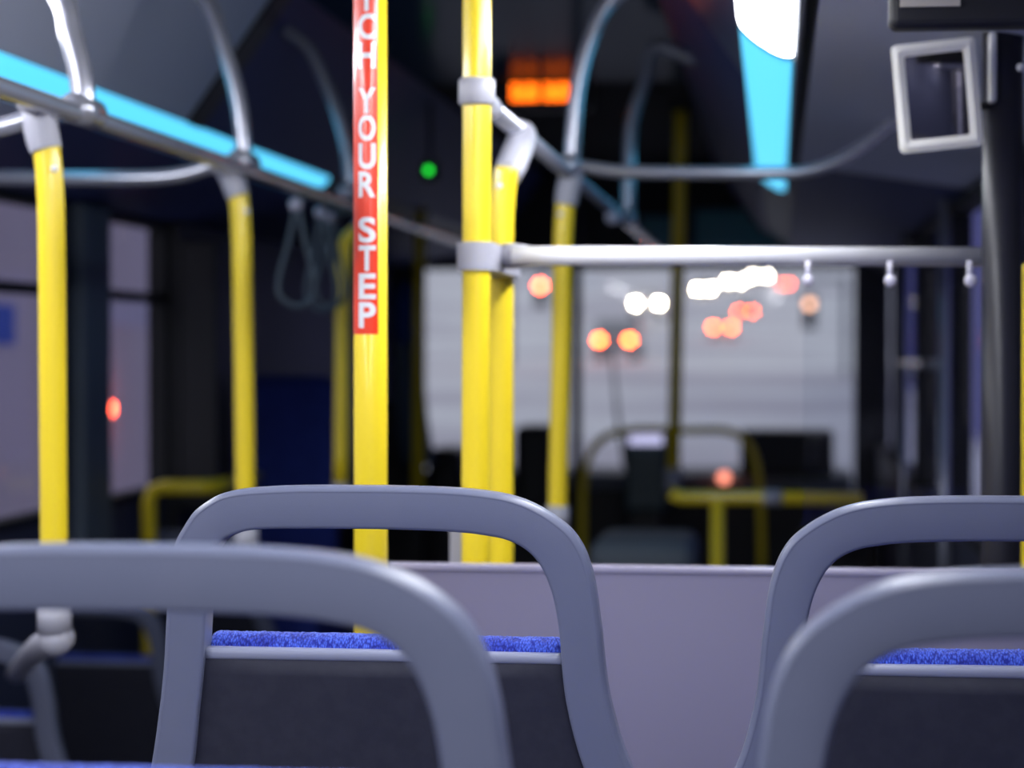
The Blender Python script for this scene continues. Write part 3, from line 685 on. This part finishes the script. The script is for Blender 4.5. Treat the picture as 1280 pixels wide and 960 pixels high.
# mirror
def make_mirror():
    c = P(1171.5, 119.5, 3.12); t = thing('framed_mirror', 'small mirror in a cream white frame tilted by the black post', 'mirror', tuple(c))
    W_, H_ = .0585, .0765; bw = .0175
    def rr(w, h, r, n=6):
        o = []
        for (sx, sz, a0) in ((1, 1, 0), (-1, 1, 90), (-1, -1, 180), (1, -1, 270)):
            for k in range(n + 1):
                an = math.radians(a0 + 90 * k / n); o.append((sx * (w - r) + r * math.cos(an), sz * (h - r) + r * math.sin(an)))
        return o
    o1 = rr(W_, H_, .008); o2 = rr(W_ - bw, H_ - bw, .003); n = len(o1); v = []; f = []
    for (pl_, y) in ((o1, .004), (o1, -.004), ([((p[0] + q[0]) / 2, (p[1] + q[1]) / 2) for p, q in zip(o1, o2)], -.008), (o2, -.004), (o2, .002)):
        v += [Vector((p[0], y, p[1])) for p in pl_]
    for j in range(4):
        for i in range(n): i2 = (i + 1) % n; f.append((j * n + i, j * n + i2, (j + 1) * n + i2, (j + 1) * n + i))
    f.append(tuple(range(n)))
    fr = finish('frame', v, f, 'frame_white', t, False)
    v = []; f = []; A, B = W_ - bw, H_ - bw
    for i in range(13):
        for j in range(17):
            x = -A + 2 * A * i / 12; z = -B + 2 * B * j / 16; v.append(Vector((x, -.0005 - .004 * (1 - (x / A) ** 2 * .5 - (z / B) ** 2 * .5), z)))
    for i in range(12):
        for j in range(16): q = i * 17 + j; f.append((q, q + 1, q + 18, q + 17))
    finish('mirror_glass', v, f, 'mirror', t, True)
    MB().tube([c + Vector((.0, .004, .0)), c + Vector((.05, .05, -.02)), Vector((pp.x - .02, 3.19, c.z - .02))], .006, 12, 5).done('bracket', 'black', t, True)
    t.rotation_euler = (math.radians(6), math.radians(-5.0), math.radians(-4))
make_mirror()

# ------------------------------------------------------------ hanging straps
def strap(label, cx, ty, by, Y, wpx):
    top = P(cx, ty, Y); bot = P(cx, by, Y); wd = wpx / F * Y / 2
    t = thing('hanging_strap', label, 'strap', (RX_L, Y, RZ_L), 'hanging straps on the left rail')
    h = top.z - bot.z; pts = []
    prof = [(0, .08), (.25, .30), (.5, .62), (.75, .95), (.9, .85), (1.0, 0.0)]
    L = [Vector((top.x + wd * w_, Y, top.z - h * q)) for q, w_ in prof]; R = [Vector((top.x - wd * w_, Y, top.z - h * q)) for q, w_ in prof]
    MB().tube(L + R[::-1][1:], .0065, 12, 6).done('loop', 'strap', t, True)
    MB().ball(top + Vector((0, -.01, .0)), .017, 14).done('clip', 'button', t, True)
    MB().tube([Vector((top.x, Y, top.z)), Vector((RX_L, Y, RZ_L))], .009, 10).done('hook', 'strap', t, True)
strap('left strap loop hanging from the left overhead rail', 371, 256, 383, 4.95, 50)
strap('middle strap loop, touching the one nearest the text pole', 402, 265, 388, 5.35, 40)
strap('strap loop nearest the red lettered pole', 413, 270, 385, 5.55, 38)
o = MB().ball(P(766, 271, 5.6), .02).tube([P(766, 271, 5.6), P(762, 250, 5.6)], .008, 10).done('strap_clip', 'button', None, True)
tag(o, 'lone pale clip under the right overhead rail', 'clip')

# ------------------------------------------------------------ front of the bus
def P_box(x0, y0, x1, y1, Y, depth, bev=.01):
    a, b = P(x0, y0, Y), P(x1, y1, Y); return MB().box(min(a.x, b.x), max(a.x, b.x), Y, Y + depth, min(a.z, b.z), max(a.z, b.z), bev)
# led display
a = P(676, 115, 7.3)
t = thing('led_display', 'amber lit display hanging from the front ceiling', 'display', (a.x, 7.3, Z(.9)))
MB().box(a.x - .17, a.x + .17, 7.3, 7.38, a.z - .06, Z(.9), .008).done('housing', 'black', t)
d_ = MB()
for i in range(26):
    if i in (12, 13): continue
    for j in range(7):
        if (i * 5 + j * 3) % 7 in (1, 5) and 5 < j + i % 3 : continue
        x = a.x - .098 + i * .00785; z = a.z - .026 + j * .0087
        d_.box(x - .0026, x + .0026, 7.296, 7.3, z - .0028, z + .0028)
d_.done('led_dots', 'amber', t)
# green lamp box
a = P(536, 213, 7.6); t = thing('indicator_lamp', 'small green indicator lamp high at the front left', 'lamp', (a.x, 7.6, a.z))
MB().box(a.x - .03, a.x + .03, 7.6, 7.66, a.z - .035, a.z + .035, .008).done('housing', 'black', t)
MB().tube([(a.x, 7.63, a.z + .03), (a.x, 7.63, Z(.87))], .008, 10).done('bracket', 'black', t)
MB().ball((a.x, 7.595, a.z), .012, 14).done('lens', 'green', t, True)
# header panels over the windscreen, reflected cyan light painted on as teal
o = P_box(868, 262, 1062, 308, 10.9, .05).done('header_panel', 'teal'); tag(o, 'header panel with painted cyan reflection above the windscreen, the wide right one', 'panel', 'header panels')
o = P_box(800, 270, 852, 308, 10.9, .05).done('header_panel', 'teal'); tag(o, 'header panel with painted cyan reflection above the windscreen, the narrow left one', 'panel', 'header panels')
# rear facing seat over the front wheel
a, b = P(277, 470, 7.65), P(413, 470, 7.65)
t = thing('rear_facing_seat', 'high dark blue seat facing the camera at the front left', 'seat', ((a.x + b.x) / 2, 7.65, LOW))
v = []; f = []; W_ = (b.x - a.x) / 2; cx = (a.x + b.x) / 2; zt_ = a.z; zb_ = Z(-.78); K = 24; N = 40
sec = []
for i in range(N + 1):
    s = i / N; z = zb_ + (zt_ - zb_) * (1 - (1 - s) ** 1.6)
    q = (zt_ - z) / .10; wf = 1.0 if q > 1 else (max(0, 1 - (1 - q) ** 2.6)) ** .5 * .35 + .65 if q > .02 else .55
    for k in range(K):
        an = 2 * PI * k / K; ca, sa = math.cos(an), math.sin(an)
        v.append(Vector((cx + math.copysign(abs(ca) ** .45, ca) * W_ * wf, 7.77 + math.copysign(abs(sa) ** .6, sa) * .05 * min(1, .3 + q * 2) + (z - zb_) * .12, z)))
for i in range(N):
    for k in range(K): k2 = (k + 1) % K; f.append((i * K + k, i * K + k2, (i + 1) * K + k2, (i + 1) * K + k))
f += [tuple(range(K)), tuple(N * K + k for k in range(K))]
bb = Vector(t['_base']); finish('backrest', [p - bb for p in v], f, 'navy', t, True)
MB().box(cx - W_, cx + W_, 7.44, 7.8, Z(-.90), Z(-.76), .04).done('seat', 'navy', t, True)
MB().box(cx - W_ * .98, cx + W_ * .98, 7.44, 7.95, LOW, Z(-.9), .01).done('base', 'navy', t)
# yellow hand loop near it
a = P(186, 609, 6.6); b = P(252, 609, 6.6)
o = MB().tube([Vector((a.x, 6.6, LOW)), Vector((a.x, 6.6, a.z - .05)), Vector((a.x + .012, 6.6, a.z - .01)), Vector((a.x + .05, 6.6, a.z)), Vector((b.x, 6.6, b.z)), Vector((b.x + .03, 6.64, b.z)), Vector((b.x + .04, 6.72, b.z)), Vector((b.x + .04, 7.15, b.z))], .023, 18).done('seat_guard_rail', 'yellow', None, True)
tag(o, 'yellow bent guard rail left of the dark blue seat', 'handrail')
o = P_box(190, 300, 272, 640, 7.15, .04).done('stanchion_panel', 'black'); tag(o, 'tall black panel beside the left window at the front', 'panel')
# driver's area
t = thing('driver_partition', 'black partition at the front left behind the hanging blue jacket', 'partition', (P(500, 600, 9.6).x, 9.6, LOW))
a, b = P(476, 502, 9.6), P(528, 502, 9.6)
MB().box(a.x, b.x, 9.6, 9.63, LOW, a.z, .005).done('panel', 'black', t)
MB().tube([Vector((b.x, 9.61, LOW)), Vector((b.x, 9.61, Z(.9)))], .014, 14).done('post', 'black', t, True)
# jacket
def jacket():
    t = thing('hanging_jacket', 'blue jacket hanging at the left edge of the windscreen', 'jacket', tuple(P(507, 350, 9.5)))
    prof = [(352, 500, 510), (362, 494, 519), (385, 490, 524), (410, 490, 524), (432, 492, 524)]
    prof2 = [(428, 491, 524), (460, 491, 528), (500, 491, 532), (540, 495, 538), (580, 500, 545)]
    for nm, pr, m in (('collar', prof, 'jacket'), ('coat_body', prof2, 'jacket_grey')):
        v = []; f = []; K = 18
        for (y, x0, x1) in pr:
            A, B = P(x0, y, 9.5), P(x1, y, 9.5); c = (A + B) / 2; r = (B.x - A.x) / 2
            for k in range(K):
                an = 2 * PI * k / K; wv = 1 + .10 * math.sin(an * 5 + y * .03)
                v.append(Vector((c.x + r * math.cos(an) * wv, 9.5 + .05 * math.sin(an) * wv, c.z)) - Vector(t['_base']))
        for i in range(len(pr) - 1):
            for k in range(K): k2 = (k + 1) % K; f.append((i * K + k, i * K + k2, (i + 1) * K + k2, (i + 1) * K + k))
        f += [tuple(range(K)), tuple((len(pr) - 1) * K + k for k in range(K))]
        finish(nm, v, f, m, t, True)
    s1 = P(526, 470, 9.48); MB().tube([s1, P(529, 500, 9.48), P(526, 440, 9.48)], .012, 10).done('sleeve', 'jacket', t, True)
jacket()
# dashboard
a, b = P(524, 606, 10.6), P(1066, 606, 10.6)
t = thing('dashboard', 'long grey dashboard under the windscreen', 'dashboard', ((a.x + b.x) / 2, 10.9, LOW))
MB().box(a.x, b.x, 10.6, YF - .01, P(800, 612, 10.6).z, P(800, 592, 10.6).z, .02).done('top', 'dash', t)
MB().box(a.x, b.x, 10.65, YF - .01, LOW, P(800, 610, 10.6).z, .01).done('front_panel', 'black', t)
o = P_box(925, 538, 1042, 594, 10.5, .3, .02).done('instrument_cowl', 'black'); tag(o, 'black cowl on the right part of the dashboard', 'box')
o = P_box(642, 532, 690, 640, 10.2, .3, .04).box(P(642, 640, 10.2).x, P(690, 640, 10.2).x, 10.2, 10.5, LOW, P(650, 638, 10.2).z).done('control_cabinet', 'black'); tag(o, 'black cabinet between the centre posts and the next pole', 'cabinet')
o = P_box(532, 560, 576, 640, 10.1, .35, .05).box(P(532, 640, 10.1).x, P(576, 640, 10.1).x, 10.1, 10.4, LOW, P(650, 638, 10.1).z).done('drivers_console', 'black'); tag(o, 'black console left of the thick centre post', 'cabinet')
MB().ball(P(905, 597, 10.55), .028).done('x', 'salmon', None, True)  # small glowing salmon ball at the dashboard
o = bpy.data.objects['x']; o.name = 'salmon_dot'; tag(o, 'small salmon glowing dot on the dashboard above the yellow rail', 'lamp')
# fare box
t = thing('fare_box', 'dark fare box with a glowing pale screen at the front', 'fare box', (P(806, 600, 9.3).x, 9.3, LOW))
P_box(781, 534, 834, 640, 9.3, .25, .02).done('housing', 'farebox', t)
P_box(786, 539, 828, 556, 9.285, .02, .002).done('screen', 'screen', t)
a, b = P(790, 636, 9.35), P(824, 636, 9.35); MB().box(a.x, b.x, 9.35, 9.5, LOW, a.z).done('stand', 'black', t)
# hoop rail around the fare box
YH = 8.9
pts = [(728, 720), (728, 640), (731, 590), (742, 560), (760, 544), (785, 539), (860, 538), (910, 539), (932, 550), (944, 575), (950, 620), (952, 700)]
a = [P(x, y, YH) for x, y in pts]; a = [Vector((a[0].x, YH, LOW))] + a + [Vector((a[-1].x, YH, LOW))]
o = MB().tube(a, .016, 14, 5).done('hoop_rail', 'yellow', None, True); tag(o, 'thin dull yellow hoop rail arching around the fare box', 'handrail')
o = MB().tube([P(721, 340, 9.4), Vector((P(721, 600, 9.4).x, 9.4, LOW))], .022, 14).tube([P(721, 342, 9.4), Vector((P(721, 342, 9.4).x, 9.4, Z(.9)))], .022, 14).done('partition_post', 'black', None, True)
tag(o, 'slim black post just right of the yellow pole with grey sleeve', 'post')
# T shaped yellow rail
YT = 6.3
t = thing('yellow_barrier_rail', 'yellow barrier rail in front of the dashboard with one upright', 'handrail', (P(897, 700, YT).x, YT, LOW))
MB().tube([P(838, 616, YT), P(850, 622, YT), P(960, 622, YT), P(1078, 624, YT)], .020, 20).done('rail', 'yellow', t, True)
pq = P(897, 622, YT); MB().tube([Vector((pq.x, YT, LOW)), pq], .020, 20).done('post', 'yellow', t, True)
MB().tube([P(955, 622, YT), P(978, 622, YT)], .0235, 20).done('collar', 'fitting', t, True)
# low dark seats / wheel box ahead of the partition
o = P_box(735, 676, 868, 760, 6.9, .5, .05).done('wheel_box', 'dash'); tag(o, 'rounded dark grey wheel box just above the partition top', 'box')
wv = o
o2 = MB().box(P(735, 760, 6.95).x, P(868, 760, 6.95).x, 6.95, 7.35, LOW, P(800, 755, 6.9).z); o2.done('plinth', 'black', o)
# front door area on the right
t = thing('front_door_rail', 'pair of slim grey door rails at the right front', 'handrail', (P(1130, 500, 8.2).x, 8.2, LOW))
for cx, YY in ((1130, 8.3), (1181, 6.35)):
    p = P(cx, 500, YY); MB().tube([Vector((p.x, YY, LOW)), Vector((p.x, YY, Z(.47)))], .016, 14).done('rail', 'greyrail', t, True)
MB().tube([P(1130, 455, 8.3), P(1181, 455, 6.35)], .016, 14).done('rail', 'greyrail', t, True)
o = P_box(1134, 448, 1178, 476, 8.8, .02, .003).done('door_plate', 'truck_light'); tag(o, 'small pale blue notice on the dark door at the right', 'plate')  # thin pale blue plate beyond the door rails
# windscreen wiper
o = MB().tube([P(784, 600, YF + .12), P(772, 520, YF + .12), P(764, 430, YF + .12)], [.012, .01, .006], 8).done('wiper', 'rubber', None, True)
tag(o, 'thin wiper arm standing against the windscreen', 'wiper')
for o in bpy.data.objects:
    if '_base' in o: del o['_base']
